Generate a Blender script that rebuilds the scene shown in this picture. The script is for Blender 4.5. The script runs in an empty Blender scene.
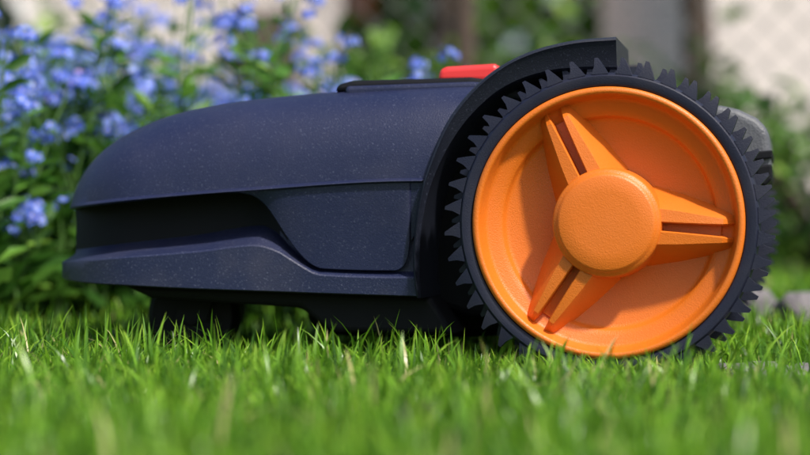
import bpy, math, random
import numpy as np
from mathutils import Vector
random.seed(4); rng=np.random.default_rng(7)
S=bpy.context.scene
D=1.4; H=0.104; F=2000.0; K=D/F
A=math.radians(11); PX=206*K
ca,sa=math.cos(A),math.sin(A)
def U(px,py,ins=0.0):
    dx=(px-405)/F; dz=(227.5-py)/F
    t=(ins+PX*sa+D*ca)/(dx*sa+ca)
    x=t*dx; y=-D+t
    return ((x-PX)*ca-y*sa, ins, H+t*dz)
# ---------------------------------------------------------------- materials
def newmat(n):
    m=bpy.data.materials.new(n); m.use_nodes=True
    nt=m.node_tree; b=nt.nodes['Principled BSDF']; return m,nt,b
def plastic(n,c1,c2,rough=0.4,scale=900,bump=0.25,dist=0.0003,spec=0.5,vs=14,speck=0.0,dust=0.0):
    m,nt,b=newmat(n); N=nt.nodes; L=nt.links
    tc=N.new('ShaderNodeTexCoord')
    n1=N.new('ShaderNodeTexNoise'); n1.inputs['Scale'].default_value=vs; n1.inputs['Detail'].default_value=5
    L.new(tc.outputs['Object'],n1.inputs['Vector'])
    mx=N.new('ShaderNodeMix'); mx.data_type='RGBA'
    mx.inputs[6].default_value=(*c1,1); mx.inputs[7].default_value=(*c2,1)
    L.new(n1.outputs['Fac'],mx.inputs[0])
    out=mx.outputs[2]
    def mixin(sc,det,lo,hi,amt,col):
        nonlocal out
        n3=N.new('ShaderNodeTexNoise'); n3.inputs['Scale'].default_value=sc; n3.inputs['Detail'].default_value=det
        L.new(tc.outputs['Object'],n3.inputs['Vector'])
        r3=N.new('ShaderNodeMapRange'); r3.inputs[1].default_value=lo; r3.inputs[2].default_value=hi
        r3.inputs[3].default_value=0; r3.inputs[4].default_value=amt
        L.new(n3.outputs['Fac'],r3.inputs[0])
        m3=N.new('ShaderNodeMix'); m3.data_type='RGBA'; m3.inputs[7].default_value=(*col,1)
        L.new(r3.outputs[0],m3.inputs[0]); L.new(out,m3.inputs[6]); out=m3.outputs[2]
    if speck>0: mixin(750,3,.60,.75,speck,(.16,.18,.27))
    if dust>0: mixin(22,6,.48,.75,dust,(.30,.26,.22))
    L.new(out,b.inputs['Base Color'])
    mr=N.new('ShaderNodeMapRange'); mr.inputs[3].default_value=rough-0.09; mr.inputs[4].default_value=rough+0.11
    L.new(n1.outputs['Fac'],mr.inputs[0]); L.new(mr.outputs[0],b.inputs['Roughness'])
    b.inputs['Specular IOR Level'].default_value=spec
    n2=N.new('ShaderNodeTexNoise'); n2.inputs['Scale'].default_value=scale; n2.inputs['Detail'].default_value=3
    L.new(tc.outputs['Object'],n2.inputs['Vector'])
    bp=N.new('ShaderNodeBump'); bp.inputs['Strength'].default_value=bump; bp.inputs['Distance'].default_value=dist
    L.new(n2.outputs['Fac'],bp.inputs['Height']); L.new(bp.outputs[0],b.inputs['Normal'])
    return m
def leafmat(n,stops,transl=0.35,rough=0.5):
    m,nt,b=newmat(n); N=nt.nodes; L=nt.links
    at=N.new('ShaderNodeAttribute'); at.attribute_name='rnd'
    cr=N.new('ShaderNodeValToRGB'); e=cr.color_ramp.elements
    while len(e)<len(stops): e.new(0.5)
    for i,(p,c) in enumerate(stops): e[i].position=p; e[i].color=(*c,1)
    L.new(at.outputs['Fac'],cr.inputs[0]); L.new(cr.outputs[0],b.inputs['Base Color'])
    b.inputs['Roughness'].default_value=rough
    tr=N.new('ShaderNodeBsdfTranslucent'); L.new(cr.outputs[0],tr.inputs['Color'])
    ms=N.new('ShaderNodeMixShader'); ms.inputs[0].default_value=transl
    L.new(b.outputs[0],ms.inputs[1]); L.new(tr.outputs[0],ms.inputs[2])
    L.new(ms.outputs[0],N['Material Output'].inputs['Surface'])
    return m
NAVY=plastic('navy_plastic',(0.008,0.012,0.044),(0.014,0.020,0.064),0.43,1000,0.6,0.0004,speck=0.35,dust=.03)
NAVY2=plastic('navy_plastic_lower',(0.011,0.016,0.050),(0.018,0.025,0.072),0.45,900,0.6,0.0004,speck=0.6,dust=.06)
BLACK=plastic('black_plastic',(0.003,0.0035,0.006),(0.006,0.0065,0.010),0.6,900,0.3,spec=0.25)
FEND=plastic('fender_plastic',(0.008,0.010,0.020),(0.014,0.017,0.030),0.43,1000,0.5,speck=.25)
RUB=plastic('rubber',(0.007,0.009,0.024),(0.012,0.015,0.036),0.48,1000,0.6,spec=0.4,dust=.04)
GREY=plastic('grey_plastic',(0.08,0.085,0.10),(0.13,0.135,0.15),0.55,600,0.8,0.0006)
ORANGE=plastic('orange_plastic',(0.66,0.150,0.010),(0.74,0.180,0.014),0.40,1100,0.65,0.0004,vs=9,dust=.03)
RED=plastic('red_plastic',(0.7,0.03,0.03),(0.8,0.05,0.05),0.4)
# ---------------------------------------------------------------- mesh helpers
def mk(name,verts,faces,mat,parent=None,smooth=True,angle=32):
    me=bpy.data.meshes.new(name); me.from_pydata([tuple(v) for v in verts],[],faces); me.update()
    import bmesh
    bm=bmesh.new(); bm.from_mesh(me); bmesh.ops.remove_doubles(bm,verts=bm.verts,dist=1e-6)
    bmesh.ops.recalc_face_normals(bm,faces=bm.faces); bm.to_mesh(me); bm.free()
    if smooth:
        me.polygons.foreach_set('use_smooth',[True]*len(me.polygons)); me.set_sharp_from_angle(angle=math.radians(angle))
    me.materials.append(mat)
    o=bpy.data.objects.new(name,me); S.collection.objects.link(o)
    if parent: o.parent=parent
    return o
def bevel(o,w,seg=3,ang=30):
    md=o.modifiers.new('b','BEVEL'); md.width=w; md.segments=seg; md.limit_method='ANGLE'; md.angle_limit=math.radians(ang); return o
def empty(name,loc=(0,0,0),rz=0):
    e=bpy.data.objects.new(name,None); e.location=loc; e.rotation_euler[2]=rz; e.empty_display_size=0.1
    S.collection.objects.link(e); return e
def rawmesh(name,V,Fq,mat,rnd=None,parent=None,smooth=False):
    me=bpy.data.meshes.new(name)
    me.vertices.add(len(V)); me.vertices.foreach_set('co',V.astype(np.float32).ravel())
    loops=np.concatenate([f.ravel() for f in Fq]).astype(np.int32)
    sizes=np.concatenate([np.full(len(f),f.shape[1]) for f in Fq])
    starts=np.concatenate([[0],np.cumsum(sizes)[:-1]]).astype(np.int32)
    me.loops.add(len(loops)); me.loops.foreach_set('vertex_index',loops)
    me.polygons.add(len(sizes)); me.polygons.foreach_set('loop_start',starts)
    me.polygons.foreach_set('loop_total',sizes.astype(np.int32))
    if smooth: me.polygons.foreach_set('use_smooth',np.ones(len(sizes),bool))
    me.update(calc_edges=True)
    if rnd is not None:
        a=me.attributes.new('rnd','FLOAT','POINT'); a.data.foreach_set('value',rnd.astype(np.float32))
    me.materials.append(mat)
    o=bpy.data.objects.new(name,me); S.collection.objects.link(o)
    if parent: o.parent=parent
    return o
def revolve(prof,seg=160):
    V=[];Fc=[]
    n=len(prof)
    for s in range(seg):
        t=2*math.pi*s/seg
        for r,y in prof: V.append((r*math.cos(t),y,r*math.sin(t)))
    for s in range(seg):
        s2=(s+1)%seg
        for i in range(n-1):
            Fc.append((s*n+i,s*n+i+1,s2*n+i+1,s2*n+i))
    return V,Fc
def hermite(xs,ys):
    xs=np.array(xs,float); ys=np.array(ys,float); h=np.diff(xs); d=np.diff(ys)/h
    m=np.zeros(len(xs)); m[0]=d[0]; m[-1]=d[-1]
    for i in range(1,len(xs)-1):
        if d[i-1]*d[i]>0:
            w1=2*h[i]+h[i-1]; w2=h[i]+2*h[i-1]
            m[i]=(w1+w2)/(w1/d[i-1]+w2/d[i])
    def f(x):
        i=int(min(max(np.searchsorted(xs,x)-1,0),len(h)-1)); t=min(max((x-xs[i])/h[i],0),1)
        return (ys[i]*(1+2*t)*(1-t)**2+h[i]*m[i]*t*(1-t)**2+ys[i+1]*t*t*(3-2*t)+h[i]*m[i+1]*t*t*(t-1))
    return f
# ================================================================= MOWER
mower=empty('robot_lawn_mower',(PX,0,0),-A)
W=0.36
def prism(name,pts,i0,i1,mat,bw=0.002,seg=3):
    n=len(pts)
    base=[U(x,y,i0) for x,y in pts]
    V=base+[(p[0],i1,p[2]) for p in base]
    Fc=[tuple(range(n)),tuple(range(2*n-1,n-1,-1))]+[(i,(i+1)%n,(i+1)%n+n,i+n) for i in range(n)]
    o=mk(name,V,Fc,mat,mower,smooth=False)
    if bw: bevel(o,bw,seg)
    return o
def loft(name,cols,mat,angle=28):
    V=[];n=len(cols[0]); R=2*n
    for c in cols:
        V+=c; V+=[(p[0],W-p[1],p[2]) for p in reversed(c)]
    Fc=[]
    for a in range(len(cols)-1):
        for i in range(R-1):
            Fc.append((a*R+i,a*R+i+1,(a+1)*R+i+1,(a+1)*R+i))
        Fc.append((a*R+R-1,a*R,(a+1)*R,(a+1)*R+R-1))
    for e in (0,len(cols)-1):
        for i in range(n-1):
            Fc.append((e*R+i,e*R+i+1,e*R+R-2-i,e*R+R-1-i))
    return mk(name,V,Fc,mat,mower,angle=angle)
top=hermite([70,75,84,104,135,180,230,300,380,480,560],[206,190,173,150,130,113,103,95,89,84.5,84])
crease=hermite([70,130,240,415,420],[207,200,191,181,181])
low=hermite([70,130,238,250,262,272,285,300,312,322,395,404,408.5,411],[209,202,193,195,202,214,234,254,265,269,271,266,252,215])
def nr(x,x0=70,w=75,R=0.05):
    t=max(0,1-(x-x0)/w); return R*(1-math.sqrt(max(0,1-t*t)))
PROF=((.25,.0055),(.5,.0085),(.7,.014),(.84,.022),(.93,.031),(.98,.041),(1.0,.052))
xs=[70,70.6,72,74.5,78,83,89,96,104]+list(np.arange(112,232,8))+list(np.arange(232,330,4))+list(np.arange(330,392,8))+[392,395,398,401,404,406,408,409.5,411]
cols=[]
for x in xs:
    n0=nr(x); t_=top(x); c_=min(crease(x),low(x)-0.3); l_=max(low(x),c_+0.3); h=c_-t_
    tab=l_-c_
    ti=min(0.007,tab*0.0007)
    e=min(3.0,h*0.2)
    ledge=0.0045*min(1,h/40)
    c=[U(x,l_-0.5,n0+0.034),U(x,l_,n0+ti+0.0022),U(x,l_-min(0.9,tab*.4),n0+ti),U(x,c_+min(2,tab*.3),n0+0.0016+ti*.2),
       U(x,c_,n0),U(x,c_-e*.3,n0+0.0004),U(x,c_-e,n0+ledge)]
    for f,i in PROF:
        c.append(U(x,c_-e-(h-e)*f,n0+max(i,ledge)))
    tp=c[-1]
    c.append((tp[0],0.11,tp[2]+0.004)); c.append((tp[0],0.17,tp[2]+0.006))
    cols.append(c)
loft('upper_shell',cols,NAVY)
fo=[(417,298),(414,280),(413,258),(415,228),(421,190),(432,155),(447,122),(466,96),(488,75),(515,58),(548,46),(582,39.5),(616,37)]
fi=[(422,298),(420.5,280),(420,258),(422,230),(429,194),(442,161),(460,131),(481,107),(504,89),(532,77),(562,71),(592,69.5),(617,70.5)]
foy=hermite([409,415,421,432,447,466,488,520,560],[262,232,194,159,127,101,92,90,90])
cols=[]
for x in list(np.arange(411,490,3.5))+[500,520,560]:
    t_=top(x); c_=crease(min(x,415)); e=3.0; h=c_-t_
    pys=[c_+60,c_+2,c_,c_-e*.3,c_-e]; ins=[.009,.003,0.0,.0004,.0045]
    for f,i in PROF: pys.append(c_-e-(h-e)*f); ins.append(max(i,.0045))
    lim=foy(x); c=[]
    fi_=lambda q: float(np.interp(-q,[-p for p in pys],ins))
    for p,i in zip(pys,ins):
        if p>lim: c.append(U(x,lim,fi_(lim)))
        else: c.append(U(x,p,i))
    c=[(q[0],q[1],q[2]+1e-5*k_) for k_,q in enumerate(c)]
    tp=c[-1]; c.append((tp[0],0.11,tp[2]+0.004)); c.append((tp[0],0.17,tp[2]+0.006))
    cols.append(c)
loft('shell_shoulder',cols,NAVY)
bot=hermite([62,66,130,300,418],[277,280,286,293,297])
Cc=hermite([62,100,200,262,276,292,308,322,400,418],[253,248,236,227,233,250,264,270.5,273,273])
Bc=hermite([62,100,200,255,275,295,320,400,418],[262,258,250,244,249,261,273.5,276,276])
dep=hermite([62,240,300,330,418],[0.034,0.038,0.02,0.012,0.012])
xs2=[62,62.5,64,66.5,70,76,83,92,102]+list(np.arange(112,418,8))+[418]
cols=[]
for x in xs2:
    n0=nr(x,62,80,0.055)
    b_,B_,C_=bot(x),Bc(x),Cc(x); d=dep(x)
    top_=low(x)-2 if x<409 else 215
    if x<72: top_=C_-30
    if x>=395: top_=min(top_,230)
    k=n0+0.002
    h=b_-B_
    ix=nr(max(x,74),74,60,0.04)+d+0.001
    ix=max(ix,k+0.006)
    xi=max(x,76)
    c=[U(x,b_-1,k+0.02),U(x,b_,k+0.004),U(x,b_-1.2,k+0.0015),U(x,B_+h*.45,k+0.001),U(x,B_+2.2,k+0.0006),U(x,B_+0.5,k+0.0016),U(x,B_,k+0.003),
       U(xi,C_+1,ix-0.003),U(xi,C_-1.5,ix),U(xi,(C_+top_)/2,ix+.001),U(xi,top_,ix+0.002)]
    cols.append(c)
lb=loft('bumper_body',cols,NAVY2)
lb.data.materials.append(BLACK)  # near-black on the cavity wall faces paints in the shade under the shell
xlim=U(318,270,0.03)[0]
for p in lb.data.polygons:
    c=p.center
    if abs(p.normal.z)<.5 and c.x<xlim and c.y<W and c.z>U(200,Cc(200)+2,0.04)[2]-.002+(c.x-U(200,237,.04)[0])*0.06:
        p.material_index=1
def resamp(p,n):
    p=np.array(p,float); s=np.arange(len(p)); 
    t=np.linspace(0,len(p)-1,n)
    fx=hermite(s,p[:,0]); fy=hermite(s,p[:,1])
    return [(fx(a),fy(a)) for a in t]
n=60; O=resamp(fo,n); I=resamp(fi,n)
V=[];
for (ox,oy),(ix,iy) in zip(O,I):
    def mixp(f): return (ox+(ix-ox)*f,oy+(iy-oy)*f)
    th=math.hypot(ix-ox,iy-oy)
    e=min(.25,3.0/max(th,1)); e2=min(.35,6.0/max(th,1))
    m0=mixp(0); m1=mixp(e); m2=mixp(e2); m3=mixp(1)
    p0=U(*m0,0.004)
    q=U(*mixp(1),-0.002)
    ring=[(p0[0],0.11,p0[2]),p0,U(*m0,0.0006),U(*mixp(e*.35),-0.0022),U(*m1,-0.003),U(*m2,-0.0015),U(*mixp(.9),0.0015),U(*m3,0.004),(q[0],0.11,q[2])]
    V+=ring
R=9;Fc=[]
for a in range(n-1):
    for i in range(R):
        j=(i+1)%R; Fc.append((a*R+i,a*R+j,(a+1)*R+j,(a+1)*R+i))
Fc+= [tuple(range(R)),tuple(range((n-1)*R,n*R))]
mk('fender_arch',V,Fc,FEND,mower,angle=35)
V2=[(v[0],W-v[1],v[2]) for v in V]
mk('fender_arch_far',V2,Fc,FEND,mower,angle=35)
prism('chassis_core',[(424,303),(421,240),(436,170),(462,118),(492,96),(560,92),(640,100),(700,120),(716,170),(716,270),(690,318),(600,322),(470,318)],0.075,W-0.075,BLACK,0.006)
prism('underbelly',[(120,284),(300,290),(430,296),(455,335),(330,332),(300,308),(150,298)],0.03,W-0.03,BLACK,0.004)
prism('top_lid',[(334,92),(338,84),(352,80.5),(470,77),(486,79),(492,92)],0.045,W-0.045,BLACK,0.004)
prism('lid_seam_plate',[(345,86),(470,81.5),(520,84),(520,100),(345,100)],0.04,W-0.04,NAVY,0.003)
prism('stop_button',[(437,82),(439,69),(446,66.5),(494,63.5),(499,66),(500,82)],0.075,0.2,RED,0.004,4)
prism('tail_housing',[(690,112),(716,104),(738,109),(757,118),(769,130),(771,150),(770,180),(764,190),(748,194),(735,240),(690,250)],0.085,W-0.13,GREY,0.006,4)
prism('tail_trim',[(752,152),(772.5,150),(772,158),(753,160)],0.082,W-0.125,BLACK,0.001)
prism('tail_port',[(756,166),(772,164),(771.5,180),(765,186),(756,182)],0.081,W-0.12,BLACK,0.0015)
# ---- wheels
def build_wheel(name,loc,rz=0):
    w=empty(name,loc,rz); w.parent=mower
    k=K
    prof=[(146,.048),(147.5,.044),(148,.03),(148,.012),(147.4,.004),(146,.0012),(144,0),(136.5,-.0002),(134.5,.0006),(133.5,.003),(133,.03),(125,.048),(146,.048)]
    prof=[(r*k,y) for r,y in prof]
    V,Fc=revolve(prof,180); mk('tyre',V,Fc,RUB,w)
    V=[];Fc=[]
    NL=40
    for row,(y0,y1,off,hh) in enumerate(((0.0008,0.014,0,15),(0.033,0.0475,.5,15))):
        for i in range(NL):
            t=2*math.pi*(i+off)/NL+0.05+random.uniform(-.006,.006)
            bw=8.2*k; rb=146.0*k; rt=(147.5+hh)*k
            def pt(r,s,y):
                return (r*math.cos(t)-s*math.sin(t),y,r*math.sin(t)+s*math.cos(t))
            b=len(V)
            sk=2.8*k
            V+= [pt(rb,-bw,y0),pt(rb,bw,y0),pt(rb,bw,y1),pt(rb,-bw,y1),
                 pt(rb+(rt-rb)*.5,-bw*.45,y0+.0006),pt(rb+(rt-rb)*.5,bw*.62,y0+.0006),pt(rb+(rt-rb)*.5,bw*.62,y1-.0006),pt(rb+(rt-rb)*.5,-bw*.45,y1-.0006),
                 pt(rt,sk-bw*.17,y0+.002),pt(rt,sk+bw*.22,y0+.002),pt(rt,sk+bw*.22,y1-.002),pt(rt,sk-bw*.17,y1-.002)]
            for l in (0,4):
                for q in range(4):
                    Fc.append((b+l+q,b+l+(q+1)%4,b+l+4+(q+1)%4,b+l+4+q))
            Fc.append((b+8,b+9,b+10,b+11))
    o=mk('tyre_studs',V,Fc,RUB,w,angle=40)
    rim=[(134,.006),(133.6,.0005),(132.6,-.0016),(130,-.0024),(127.6,-.0022),(126.4,-.001),(125.6,.001),(123.2,.0095),(121.5,.0112),(119,.0120),(112,.0134),(107,.0150),(105.6,.0160),(104.6,.0185),(103,.0197),(100,.0205),(80,.0225),(60,.0235),(50,.0235)]
    V,Fc=revolve([(r*k,y) for r,y in rim],180); mk('rim_dish',V,Fc,ORANGE,w,angle=50)
    cap=[(55.5,.0235),(53.5,-.001),(53,-.0035),(51.8,-.0048),(49.8,-.0054),(48.6,-.0062),(47.0,-.0076),(45.2,-.0082),(30,-.0086),(12,-.0088),(0.01,-.0089)]
    V,Fc=revolve([(r*k,y) for r,y in cap],120); mk('hub_cap',V,Fc,ORANGE,w,angle=40)
    V=[];Fc=[]
    for base in (116,-4,236):
        t=math.radians(base)
        for sgn in (1,-1):
            def P(u,v,y):
                u*=k; v*=k*sgn
                return (u*math.cos(t)-v*math.sin(t),y,u*math.sin(t)+v*math.cos(t))
            secs=[]
            for u,g,r0,r1,o,yt,yb in ((40,2.6,4.5,19,40,-.0038,.0236),(70,3.0,5.0,17,34,-.0024,.0233),(98,3.6,5.8,14,27,-.0006,.0222),(112,4.2,6.4,12.6,22,.0006,.0165),(123.2,5.0,7.6,11,16,.0088,.0125)):
                secs.append([P(u,g,yb),P(u,r0-.7,yt+.0012),P(u,r0+.3,yt),P(u,r1-1,yt+.0006),P(u,r1+.4,yt+.002),P(u,o,yb)])
            b=len(V)
            for s in secs: V+=s
            for a in range(len(secs)-1):
                for i in range(6):
                    j=(i+1)%6; Fc.append((b+a*6+i,b+a*6+j,b+(a+1)*6+j,b+(a+1)*6+i))
            Fc.append(tuple(b+i for i in range(6))); Fc.append(tuple(b+24+i for i in range(6)))
    mk('spokes',V,Fc,ORANGE,w,smooth=True,angle=25)
    # web closing the slot between the two blades of a spoke part-way down
    V=[];Fc=[]
    for base in (116,-4,236):
        t=math.radians(base); b=len(V)
        for u,y in ((50,.010),(110,.0125)):
            for v in (-5.5,5.5):
                u_=u*k; v_=v*k
                for yy in (y,y+.006): V.append((u_*math.cos(t)-v_*math.sin(t),yy,u_*math.sin(t)+v_*math.cos(t)))
        Fc+=[(b,b+2,b+6,b+4),(b+1,b+3,b+7,b+5),(b+4,b+6,b+7,b+5),(b,b+2,b+3,b+1)]
    mk('spoke_webs',V,Fc,ORANGE,w,smooth=False)
    return w
wz=H+(227.5-223)*K
build_wheel('rear_wheel',(0,-0.03,wz))
build_wheel('rear_wheel_far',(0,W+0.03,wz),math.pi)
def caster(px,ins,nm):
    p=U(px,300,ins)
    w=empty(nm,(p[0],ins,0.036),math.radians(8)); w.parent=mower
    V,Fc=revolve([(0.001,-.016),(.012,-.018),(.022,-.016),(.031,-.0155),(.0345,-.011),(.036,-.004),(.036,.004),(.0345,.011),(.031,.0155),(.022,.016),(.012,.018),(.001,.016)],64)
    mk('caster_tyre',V,Fc,BLACK,w)
    V,Fc=revolve([(0.001,-.021),(.007,-.021),(.008,-.019),(.008,.019),(.007,.021),(.001,.021)],32)
    mk('axle',V,Fc,BLACK,w)
    for s in (-1,1):
        y=s*.022
        pts=[(-.012,-.004),(.012,-.004),(.03,.05),(.0,.05)]
        V=[(a,y-.0015,b) for a,b in pts]+[(a,y+.0015,b) for a,b in pts]
        mk('fork',V,[(0,1,2,3),(7,6,5,4),(0,1,5,4),(1,2,6,5),(2,3,7,6),(3,0,4,7)],BLACK,w,smooth=False)
caster(195,0.10,'front_caster'); caster(205,W-.08,'front_caster_far')
e=empty('cutting_deck',(U(420,300,W/2)[0],W/2,0.03)); e.parent=mower
V,Fc=revolve([(.001,-.01),(.08,-.01),(.088,-.004),(.095,.02),(.001,.02)],64)
o=mk('deck_disc',V,Fc,BLACK,e); o.rotation_euler[0]=math.radians(90)

# ================================================================= GRASS
def w2l(x,y):
    return (x-PX)*ca-y*sa,(x-PX)*sa+y*ca
def nz(x,y,s):
    return (np.sin(x*s*1.3+y*s*.7+1.2)+np.sin(y*s*1.7-x*s*.6+4)+np.sin((x+y)*s*2.3+2))/3
def blades(x,y,L,wd,seed,name,parent,mat,lean=(0.15,0.9),zoff=0.0):
    r=np.random.default_rng(seed); N=len(x)
    th=r.uniform(0,2*np.pi,N); le=r.uniform(*lean,N)**1.3; ph=th+np.pi/2+r.normal(0,.6,N)
    ts=np.array([0,.3,.58,.82,1.0]); V=np.zeros((N,9,3)); T=np.zeros((N,9))
    curl=r.uniform(.6,1.6,N)
    for i,t in enumerate(ts):
        dx=le*L*(t*.25+curl*.6*t*t); zz=L*(t-.34*le*curl*t**2.4)
        cx=x+np.cos(th)*dx; cy=y+np.sin(th)*dx
        ww=wd*.5*(1-t**2.2)*(0.75+.6*t)
        if i<4:
            V[:,2*i,0]=cx-np.cos(ph)*ww; V[:,2*i,1]=cy-np.sin(ph)*ww; V[:,2*i,2]=zz+zoff
            V[:,2*i+1,0]=cx+np.cos(ph)*ww; V[:,2*i+1,1]=cy+np.sin(ph)*ww; V[:,2*i+1,2]=zz+zoff
            T[:,2*i]=T[:,2*i+1]=t
        else:
            V[:,8]=np.stack([cx,cy,zz+zoff],1); T[:,8]=1
    b=(np.arange(N)*9)[:,None]
    q=np.concatenate([b+np.array([[2*i,2*i+1,2*i+3,2*i+2]]) for i in range(3)])
    tr=b+np.array([[6,7,8]])
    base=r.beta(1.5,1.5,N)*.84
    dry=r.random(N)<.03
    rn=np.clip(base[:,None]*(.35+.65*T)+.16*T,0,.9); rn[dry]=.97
    return rawmesh(name,V.reshape(-1,3),[q,tr],mat,rn.ravel(),parent)
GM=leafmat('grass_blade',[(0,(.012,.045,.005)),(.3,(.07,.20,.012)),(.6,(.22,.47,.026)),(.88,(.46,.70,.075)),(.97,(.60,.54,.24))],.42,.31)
grass=empty('lawn_grass')
def pts(n,x0,x1,y0,y1,r): return r.uniform(x0,x1,n),r.uniform(y0,y1,n)
r=np.random.default_rng(3)
x,y=pts(90000,-.62,.62,-.95,.55,r)
keep=np.ones(len(x),bool)
lx,ly=w2l(x,y)
keep&=~((np.abs(lx)<.055)&(ly>-.035)&(ly<.025))
keep&=~((np.abs(lx)<.055)&(ly>W-.025)&(ly<W+.035))
under=(lx>-.38)&(lx<.02)&(ly>.0)&(ly<W)
keep&=~(under&(r.random(len(x))<.6))
bare=((x-.285)/.075)**2+((y+.03)/.075)**2<1+.35*nz(x,y,40)
keep&=~(bare&(r.random(len(x))<.88))
bare2=((x-.275)/.06)**2+((y+.17)/.06)**2<1
keep&=~(bare2&(r.random(len(x))<.45))
keep&=~((y>.42)&(x<.1)&(r.random(len(x))<.6))
thin=nz(x,y,38)+.5*nz(y,x,95)
keep&=~((thin<-.35)&(r.random(len(x))<.55))
x,y,under,lx,ly=x[keep],y[keep],under[keep],lx[keep],ly[keep]
n1=nz(x,y,22); n2=nz(x,y,70)
L=(.0215+.006*n1+.004*n2)*r.lognormal(0,.34,len(x)); L=np.clip(L,.008,.05)
L=np.where(under,L*.7,L)
fw=(np.abs(lx)<.10)&(ly<0)&(ly>-.16)
L=np.where(fw,np.minimum(L*.85,.024),L)
L=np.where(((x-.285)/.075)**2+((y+.12)/.13)**2<1,L*.7,L)
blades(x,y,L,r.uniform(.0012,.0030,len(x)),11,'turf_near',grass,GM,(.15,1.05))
x,y=pts(1300,-.45,.5,-.35,.3,r); lx,ly=w2l(x,y)
k=~((lx>-.36)&(lx<.1)&(ly>-.04)&(ly<W+.03)); k&=~((np.abs(lx)<.1)&(ly<0)); x,y=x[k],y[k]
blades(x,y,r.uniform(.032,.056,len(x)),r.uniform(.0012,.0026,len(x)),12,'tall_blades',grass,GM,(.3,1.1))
x,y=pts(60000,-1.8,2.4,-1.3,3.0,r)
k=~((np.abs(x)<.6)&(y>-.93)&(y<.53)); k&=~((x<.15)&(y>.5)&(x>-1.5)); x,y=x[k],y[k]
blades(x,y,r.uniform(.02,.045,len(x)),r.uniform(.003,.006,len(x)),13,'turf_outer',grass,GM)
x,y=pts(40000,-6,8,2.9,13,r)
blades(x,y,r.uniform(.04,.07,len(x)),r.uniform(.012,.02,len(x)),14,'turf_far',grass,GM)
m,nt,b=newmat('soil'); N=nt.nodes;Lk=nt.links
tc=N.new('ShaderNodeTexCoord'); n1=N.new('ShaderNodeTexNoise'); n1.inputs['Scale'].default_value=30; n1.inputs['Detail'].default_value=8
Lk.new(tc.outputs['Object'],n1.inputs['Vector'])
cr=N.new('ShaderNodeValToRGB'); cr.color_ramp.elements[0].color=(.03,.035,.012,1); cr.color_ramp.elements[1].color=(.08,.10,.03,1); cr.color_ramp.elements[0].position=.35; cr.color_ramp.elements[1].position=.65
Lk.new(n1.outputs['Fac'],cr.inputs[0]); Lk.new(cr.outputs[0],b.inputs['Base Color']); b.inputs['Roughness'].default_value=.95
bp=N.new('ShaderNodeBump'); bp.inputs['Distance'].default_value=.004; Lk.new(n1.outputs['Fac'],bp.inputs['Height']); Lk.new(bp.outputs[0],b.inputs['Normal'])
mk('ground',[(-300,-300,0),(300,-300,0),(300,300,0),(-300,300,0)],[(0,1,2,3)],m,smooth=False)
# ================================================================= stones
STONE=plastic('stone',(.10,.09,.10),(.26,.24,.25),.85,60,.8,.01,vs=25)
import bmesh
from mathutils import noise
def stone(name,loc,sc,seed,rz=0,parent=None,sub=4):
    bm=bmesh.new(); bmesh.ops.create_icosphere(bm,subdivisions=sub,radius=1)
    for v in bm.verts:
        p=v.co.copy(); d=1+.28*noise.noise(p*1.1+Vector((seed,0,0)))+.1*noise.noise(p*3+Vector((0,seed,0)))
        q=p*d; q.x=max(min(q.x,.86),-.86); q.z=max(min(q.z,.75),-.75); v.co=Vector((q.x*sc[0],q.y*sc[1],q.z*sc[2]))
    me=bpy.data.meshes.new(name); bm.to_mesh(me); bm.free(); me.materials.append(STONE)
    me.polygons.foreach_set('use_smooth',[True]*len(me.polygons))
    o=bpy.data.objects.new(name,me); o.location=loc; o.rotation_euler[2]=rz; S.collection.objects.link(o)
    if parent: o.parent=parent
for i,(lx_,ly_,lz_,sx,sy,sz) in enumerate([(.405,.50,.012,.06,.05,.04),(.52,.46,.012,.05,.05,.036),(.33,.62,.012,.05,.05,.04),(.66,.52,.012,.08,.06,.04),(.48,.66,.012,.06,.06,.045)]):
    stone('garden_stone',(lx_,ly_,lz_),(sx,sy,sz),i*3.1,i)
peb=empty('gravel_patch')
for i in range(150):
    a=random.uniform(0,6.28); rr=math.sqrt(random.random())
    s=random.uniform(.004,.013)
    stone('pebble',(.285+.075*rr*math.cos(a),-.04+.085*rr*math.sin(a),.003),(s*1.2,s,s*.7),i*1.7,a,peb,2)
# ================================================================= foliage generators
def leaves(P,L,Wd,up,seed,name,mat,parent,fold=.25,rn=None,dirs=None):
    r=np.random.default_rng(seed); N=len(P)
    if dirs is None:
        d=r.normal(0,1,(N,3)); d[:,2]=d[:,2]*.6+up; 
    else: d=dirs
    d/=np.linalg.norm(d,axis=1)[:,None]
    u=r.normal(0,.5,(N,3)); u[:,2]+=1.0
    s=np.cross(d,u); s/=np.linalg.norm(s,axis=1)[:,None]; nn=np.cross(s,d)
    L=L[:,None]; Wd=Wd[:,None]
    V=np.zeros((N,6,3))
    V[:,0]=P
    V[:,1]=P+d*L*.3+s*Wd*.45+nn*fold*Wd*.5
    V[:,2]=P+d*L*.68+s*Wd*.4+nn*fold*Wd*.4-nn*L*.04
    V[:,3]=P+d*L-nn*L*.16
    V[:,4]=P+d*L*.68-s*Wd*.4+nn*fold*Wd*.4-nn*L*.04
    V[:,5]=P+d*L*.3-s*Wd*.45+nn*fold*Wd*.5
    b=(np.arange(N)*6)[:,None]
    q=np.concatenate([b+np.array([[0,1,2,3]]),b+np.array([[0,3,4,5]])])
    if rn is None: rn=r.beta(2,2,N)
    return rawmesh(name,V.reshape(-1,3),[q],mat,np.repeat(rn,6),parent)
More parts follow.
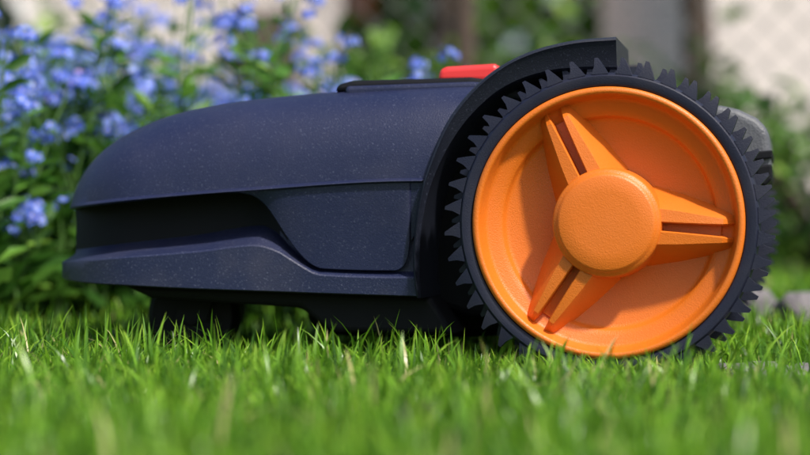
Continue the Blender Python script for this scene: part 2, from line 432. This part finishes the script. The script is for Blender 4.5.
def tubes(paths,rads,name,mat,parent,seg=5):
    V=[];Fc=[]
    for pth,rd in zip(paths,rads):
        b=len(V); n=len(pth)
        for i,p in enumerate(pth):
            p=Vector(p); q=Vector(pth[min(i+1,n-1)])-Vector(pth[max(i-1,0)]); q.normalize()
            a=q.cross(Vector((0,1,0.01))).normalized() if abs(q.y)<.9 else q.cross(Vector((0,0,1))).normalized()
            c=q.cross(a)
            rr=rd[i] if isinstance(rd,(list,tuple)) else rd*(1-.6*i/(n-1))
            for s in range(seg):
                t=2*math.pi*s/seg; V.append(tuple(p+a*rr*math.cos(t)+c*rr*math.sin(t)))
        for i in range(n-1):
            for s in range(seg):
                s2=(s+1)%seg; Fc.append((b+i*seg+s,b+i*seg+s2,b+(i+1)*seg+s2,b+(i+1)*seg+s))
    V=np.array(V); 
    return rawmesh(name,V,[np.array(Fc)],mat,np.full(len(V),.4),parent,smooth=True)
LM=leafmat('flower_leaf',[(0,(.02,.065,.010)),(.4,(.06,.18,.025)),(.8,(.16,.36,.05)),(1,(.32,.52,.08))],.4,.42)
SM=leafmat('stem_green',[(0,(.06,.14,.03)),(1,(.12,.25,.05))],.1,.5)
PM=leafmat('petal_blue',[(0,(.09,.15,.74)),(.5,(.17,.28,.92)),(.9,(.34,.46,.97)),(1,(.5,.3,.8))],.3,.6)
YM=plastic('flower_eye',(.8,.6,.1),(.9,.8,.3),.6)
bed=empty('forget_me_not_flowerbed')
paths=[];rads=[];LP=[];LD=[];LL=[];FP=[];FN=[]
r=np.random.default_rng(21)
def plant(x,y,h,nst,fl):
    for s in range(nst):
        a=r.uniform(0,6.28); sp=r.uniform(.02,.22)*h*1.2; hh=h*r.uniform(.55,1.08)
        p=[]
        for i in range(6):
            t=i/5; p.append((x+math.cos(a)*sp*t**1.4+r.normal(0,.003),y+math.sin(a)*sp*t**1.4,hh*t))
        paths.append(p); rads.append(.0022)
        for k_ in range(int(hh/.018)):
            t=r.uniform(.08,.95); i=int(t*5); f=t*5-i
            q=np.array(p[i])*(1-f)+np.array(p[min(i+1,5)])*f
            LP.append(q); b=r.uniform(0,6.28); LD.append((math.cos(b),math.sin(b),r.uniform(.1,1.0))); LL.append(r.uniform(.028,.062)*(1.15-.5*t))
        if r.random()<fl:
            tip=np.array(p[-1])
            for b in range(r.integers(2,5)):
                off=np.array([r.normal(0,.024),r.normal(0,.022),r.uniform(-.04,.015)]); c=tip+off
                paths.append([tuple(tip-np.array([0,0,.03])),tuple((tip+c)/2),tuple(c)]); rads.append(.0011)
                for f_ in range(r.integers(5,12)):
                    d=r.normal(0,1,3); d[2]=abs(d[2])*.7+.1; d[1]-=.35; d/=np.linalg.norm(d)
                    FP.append(c+d*r.uniform(.005,.015)); FN.append(d)
for i in range(265):
    y=.36+1.6*r.random()**1.1; dd=y+D
    x=r.uniform(-.30*dd-.15,.02*dd)
    if x>-.36 and y<.56: y+=.25; dd=y+D
    h=r.uniform(.12,.37)*(.85+.2*dd/2.2)
    pxx=x/dd*F+405
    if pxx>300: h=min(h,.27)
    plant(x,y,h,r.integers(4,7),.62 if pxx<330 else .3)
tubes(paths,rads,'stems',SM,bed)
LP=np.array(LP);LD=np.array(LD);LL=np.array(LL)
leaves(LP,LL,LL*r.uniform(.26,.4,len(LL)),.4,5,'leaves',LM,bed,dirs=LD)
n=7000; P=np.stack([r.uniform(-1.1,.35,n),r.uniform(.6,1.9,n),r.uniform(0,1,n)**1.6*.17],1)
l=r.uniform(.03,.06,n); leaves(P,l,l*.4,.4,6,'undergrowth_leaves',LM,bed,rn=r.beta(2,3,n))
FP=np.array(FP);FN=np.array(FN);N_=len(FP)
rd=.0048
a0=np.cross(FN,np.array([.3,.2,1.0])); a0/=np.linalg.norm(a0,axis=1)[:,None]; b0=np.cross(FN,a0)
V=np.zeros((N_,5,4,3))
ph=r.uniform(0,6.28,N_)
for k_ in range(5):
    t=ph+2*np.pi*k_/5
    dr=lambda off: np.cos(t+off)[:,None]*a0+np.sin(t+off)[:,None]*b0
    V[:,k_,0]=FP; V[:,k_,1]=FP+dr(-.5)*rd*.8+FN*.0006; V[:,k_,2]=FP+dr(0)*rd*1.1+FN*.0009; V[:,k_,3]=FP+dr(.5)*rd*.8+FN*.0006
rawmesh('blossoms',V.reshape(-1,3),[np.arange(N_*20).reshape(-1,4)],PM,np.repeat(r.beta(2,2,N_),20),bed)
E=np.zeros((N_,6,3))
for k_ in range(6):
    t=2*np.pi*k_/6; E[:,k_]=FP+FN*.0012+(math.cos(t)*a0+math.sin(t)*b0)*.0009
rawmesh('blossom_eyes',E.reshape(-1,3),[np.arange(N_*6).reshape(-1,6)],YM,None,bed)
# ================================================================= shrubs, trees
SHM=leafmat('shrub_leaf',[(0,(.02,.055,.012)),(.45,(.07,.17,.03)),(.8,(.19,.36,.05)),(1,(.40,.58,.12))],.45,.40)
BARK=plastic('bark',(.05,.035,.025),(.13,.09,.07),.9,60,1,.01,vs=20)
def shrub(name,x,y,rx,ry,h,n,ls,seed,z0=0.0):
    r=np.random.default_rng(seed); e=empty(name,(x,y,0))
    paths=[];rads=[];P=[];R=[]
    nc=26
    for c in range(nc):
        a=r.uniform(0,6.28); q=math.sqrt(r.random()); cx=rx*q*math.cos(a); cy=ry*q*math.sin(a); cz=z0+(h-z0)*r.uniform(.1,1)*(1-.3*q*q)
        paths.append([(cx*.15,cy*.15,0),(cx*.5,cy*.5,cz*.5),(cx,cy,cz)]); rads.append(.012)
        m_=n//nc; s=r.uniform(.07,.15)*h
        p=r.normal(0,1,(m_,3))*s*np.array([.8,.8,.9])+[cx,cy,cz]; P.append(p); R.append(np.clip(r.beta(2,2,m_)+r.normal(0,.2),0,1))
    P=np.concatenate(P);R=np.concatenate(R); k=P[:,2]>.01; P,R=P[k],R[k]
    l=r.uniform(.6,1.3,len(P))*ls
    leaves(P,l,l*.5,.2,seed+1,'leaves',SHM,e,rn=R)
    tubes(paths,rads,'branches',BARK,e)
shrub('leafy_shrub',-.1,2.3,.45,.3,.40,1500,.05,31)
shrub('leafy_shrub',-1.1,2.5,.6,.4,.50,1800,.06,32)
shrub('leafy_shrub',.84,2.4,.28,.25,.40,1100,.045,33)
shrub('leafy_shrub',.42,3.6,.4,.4,.55,1300,.06,34)
shrub('leafy_shrub',1.75,3.4,.5,.4,.95,2600,.07,35)
shrub('leafy_shrub',.75,5.2,.8,.5,.60,1500,.09,36)
shrub('leafy_shrub',-.9,4.6,.8,.5,.6,1800,.09,37)
shrub('leafy_shrub',2.6,6.0,.8,.6,1.0,2000,.10,38)
def tree(name,x,y,h,tr,seed,crown,n=5000,ls=.09,lowz=.9):
    r=np.random.default_rng(seed); e=empty(name,(x,y,0)); paths=[];rads=[];P=[];R=[]
    tp=[(0.03*math.sin(i*1.3)*i*.3,0.02*i,h*.75*i/6) for i in range(7)]
    paths.append(tp); rads.append([tr*(1.35 if i==0 else 1-.11*i) for i in range(7)])
    for b in range(16):
        t=r.uniform(lowz/h,.75); i=min(int(t/.75*6),5); o=np.array(tp[i]); o[2]=h*t
        a=r.uniform(0,6.28); L_=crown*r.uniform(.5,1); en=o+np.array([math.cos(a)*L_,math.sin(a)*L_,L_*r.uniform(.15,.8)])
        paths.append([tuple(o),tuple((o+en)/2+[0,0,-.03]),tuple(en)]); rads.append(tr*.35)
        for c in range(3):
            cc=o+(en-o)*r.uniform(.5,1.1)+r.normal(0,.12,3)*crown; m_=n//48
            P.append(r.normal(0,1,(m_,3))*crown*.15+cc); R.append(np.clip(r.beta(2,2,m_)+r.normal(0,.12),0,1))
    P=np.concatenate(P);R=np.concatenate(R); l=r.uniform(.6,1.3,len(P))*ls
    leaves(P,l,l*.5,0,seed+1,'leaves',SHM,e,rn=R); tubes(paths,rads,'trunk_and_limbs',BARK,e,8)
tree('fruit_tree',.13,4.6,3.4,.085,51,1.0,lowz=1.05)
tree('fruit_tree',-1.9,6.5,4,.09,52,1.3,lowz=1.2)
tree('fruit_tree',1.3,7.5,4,.09,53,1.3,lowz=1.5)
tree('fruit_tree',4.2,6.5,4.5,.1,54,1.6,lowz=1.5)
tree('fruit_tree',-4,9,5,.12,55,2.0,lowz=1.3)
n=22000; r=np.random.default_rng(77)
xx=r.uniform(-40,40,n); P=np.stack([xx,r.uniform(30,36,n),r.uniform(0,1,n)*(6+2.5*np.sin(xx*.5)+1.5*np.sin(xx*1.3+1))],1)
l=r.uniform(.5,1.1,n); leaves(P,l,l*.6,0,78,'distant_tree_row',SHM,None,rn=np.clip(.5+.3*np.sin(xx*.9)+r.normal(0,.15,n),0,1))
# ================================================================= chain link fence
WIRE=plastic('galvanised_wire',(.12,.12,.12),(.22,.22,.22),.5,200,.2); 
fe=empty('chain_link_fence',(0,2.95,0))
paths=[];rads=[]
h=1.3; x0,x1=-3.6,4.4; c=.06
k=x0-h
while k<x1:
    a=max(k,x0); b=min(k+h,x1)
    if b>a:
        paths.append([(a,0,a-k+.02),(b,0,b-k+.02)]); rads.append([.0016,.0016])
        paths.append([(a,.003,h-(a-k)+.02),(b,.003,h-(b-k)+.02)]); rads.append([.0016,.0016])
    k+=c*1.41
tubes(paths,rads,'mesh_wires',WIRE,fe,4)
tubes([[(x,-.03,0),(x,-.03,1.38)] for x in (-3.57,-1.72,.13,1.98,3.83)]+[[(x0,-.01,1.32),(x1,-.01,1.32)]],[[.02,.02]]*5+[[.004,.004]],'posts_and_rail',BARK,fe,10)
# ================================================================= house
WALL=plastic('plaster',(.66,.58,.56),(.76,.70,.67),.9,40,.4,.01,vs=2)
ROOF=plastic('roof_tile',(.25,.09,.06),(.35,.14,.09),.8,20,.8,.02,vs=3)
GLASS=plastic('window_glass',(.03,.04,.05),(.05,.06,.07),.1)
WHITE=plastic('white_paint',(.75,.75,.74),(.8,.8,.79),.5)
def box(name,x0,x1,y0,y1,z0,z1,mat,parent):
    V=[(x,y,z) for z in (z0,z1) for y in (y0,y1) for x in (x0,x1)]
    return mk(name,V,[(0,1,3,2),(4,5,7,6),(0,1,5,4),(2,3,7,6),(0,2,6,4),(1,3,7,5)],mat,parent,smooth=False)
def house(x,y,w,d,hh):
    e=empty('plaster_house',(x,y,0))
    box('walls',-w/2,w/2,0,d,0,hh,WALL,e); box('plinth',-w/2-.03,w/2+.03,-.03,d+.03,0,.35,STONE,e)
    ov=.4
    V=[(-w/2-ov,-ov,hh-.1),(w/2+ov,-ov,hh-.1),(w/2+ov,d/2,hh+2.6),(-w/2-ov,d/2,hh+2.6),(w/2+ov,d+ov,hh-.1),(-w/2-ov,d+ov,hh-.1)]
    o=mk('roof',V,[(0,1,2,3),(3,2,4,5)],ROOF,e,smooth=False); md=o.modifiers.new('s','SOLIDIFY'); md.thickness=.15
    mk('gables',[(-w/2,0,hh),(-w/2,d,hh),(-w/2,d/2,hh+2.3),(w/2,0,hh),(w/2,d,hh),(w/2,d/2,hh+2.3)],[(0,1,2),(3,4,5)],WALL,e,smooth=False)
    for wx in np.arange(-w/2+1.9,w/2-.8,2.9):
        box('window_frame',wx-.55,wx+.55,-.05,.02,.95,2.2,WHITE,e); box('window_pane',wx-.47,wx-.03,-.07,0,1.03,2.12,GLASS,e); box('window_pane',wx+.03,wx+.47,-.07,0,1.03,2.12,GLASS,e)
    box('door',w/2-.75,w/2-.05-.1,-.06,0,.05,2.1,BARK,e)
house(6.2,14,8,7,3.0); house(-4.8,17,8,7,3.0)
# ================================================================= light
el=math.radians(52); az=math.radians(38)
w=bpy.data.worlds.new('World'); S.world=w; w.use_nodes=True
nt=w.node_tree; sky=nt.nodes.new('ShaderNodeTexSky'); sky.sky_type='NISHITA'; sky.sun_disc=False
sky.sun_elevation=el
dirv=Vector((math.sin(az)*math.cos(el),-math.cos(az)*math.cos(el),math.sin(el)))
sky.sun_rotation=math.atan2(dirv.x,dirv.y)
sky.dust_density=3
nt.links.new(sky.outputs[0],nt.nodes['Background'].inputs[0]); nt.nodes['Background'].inputs[1].default_value=.15
ld=bpy.data.lights.new('sun','SUN'); ld.energy=4.9; ld.angle=math.radians(3.5); ld.color=(1,.95,.86)
lo=bpy.data.objects.new('sun',ld); lo.rotation_euler=(-dirv).to_track_quat('-Z','Y').to_euler(); S.collection.objects.link(lo)
# camera
cd=bpy.data.cameras.new('camera'); co=bpy.data.objects.new('camera',cd); S.collection.objects.link(co)
co.location=(0,-D,H); co.rotation_euler=(math.radians(90),0,0)
cd.sensor_width=36; cd.lens=F/810*36; cd.clip_start=.05; cd.clip_end=1000
cd.dof.use_dof=True; cd.dof.focus_distance=1.385; cd.dof.aperture_fstop=4.5
S.camera=co
S.view_settings.view_transform='Standard'; S.view_settings.look='None'; S.view_settings.exposure=0
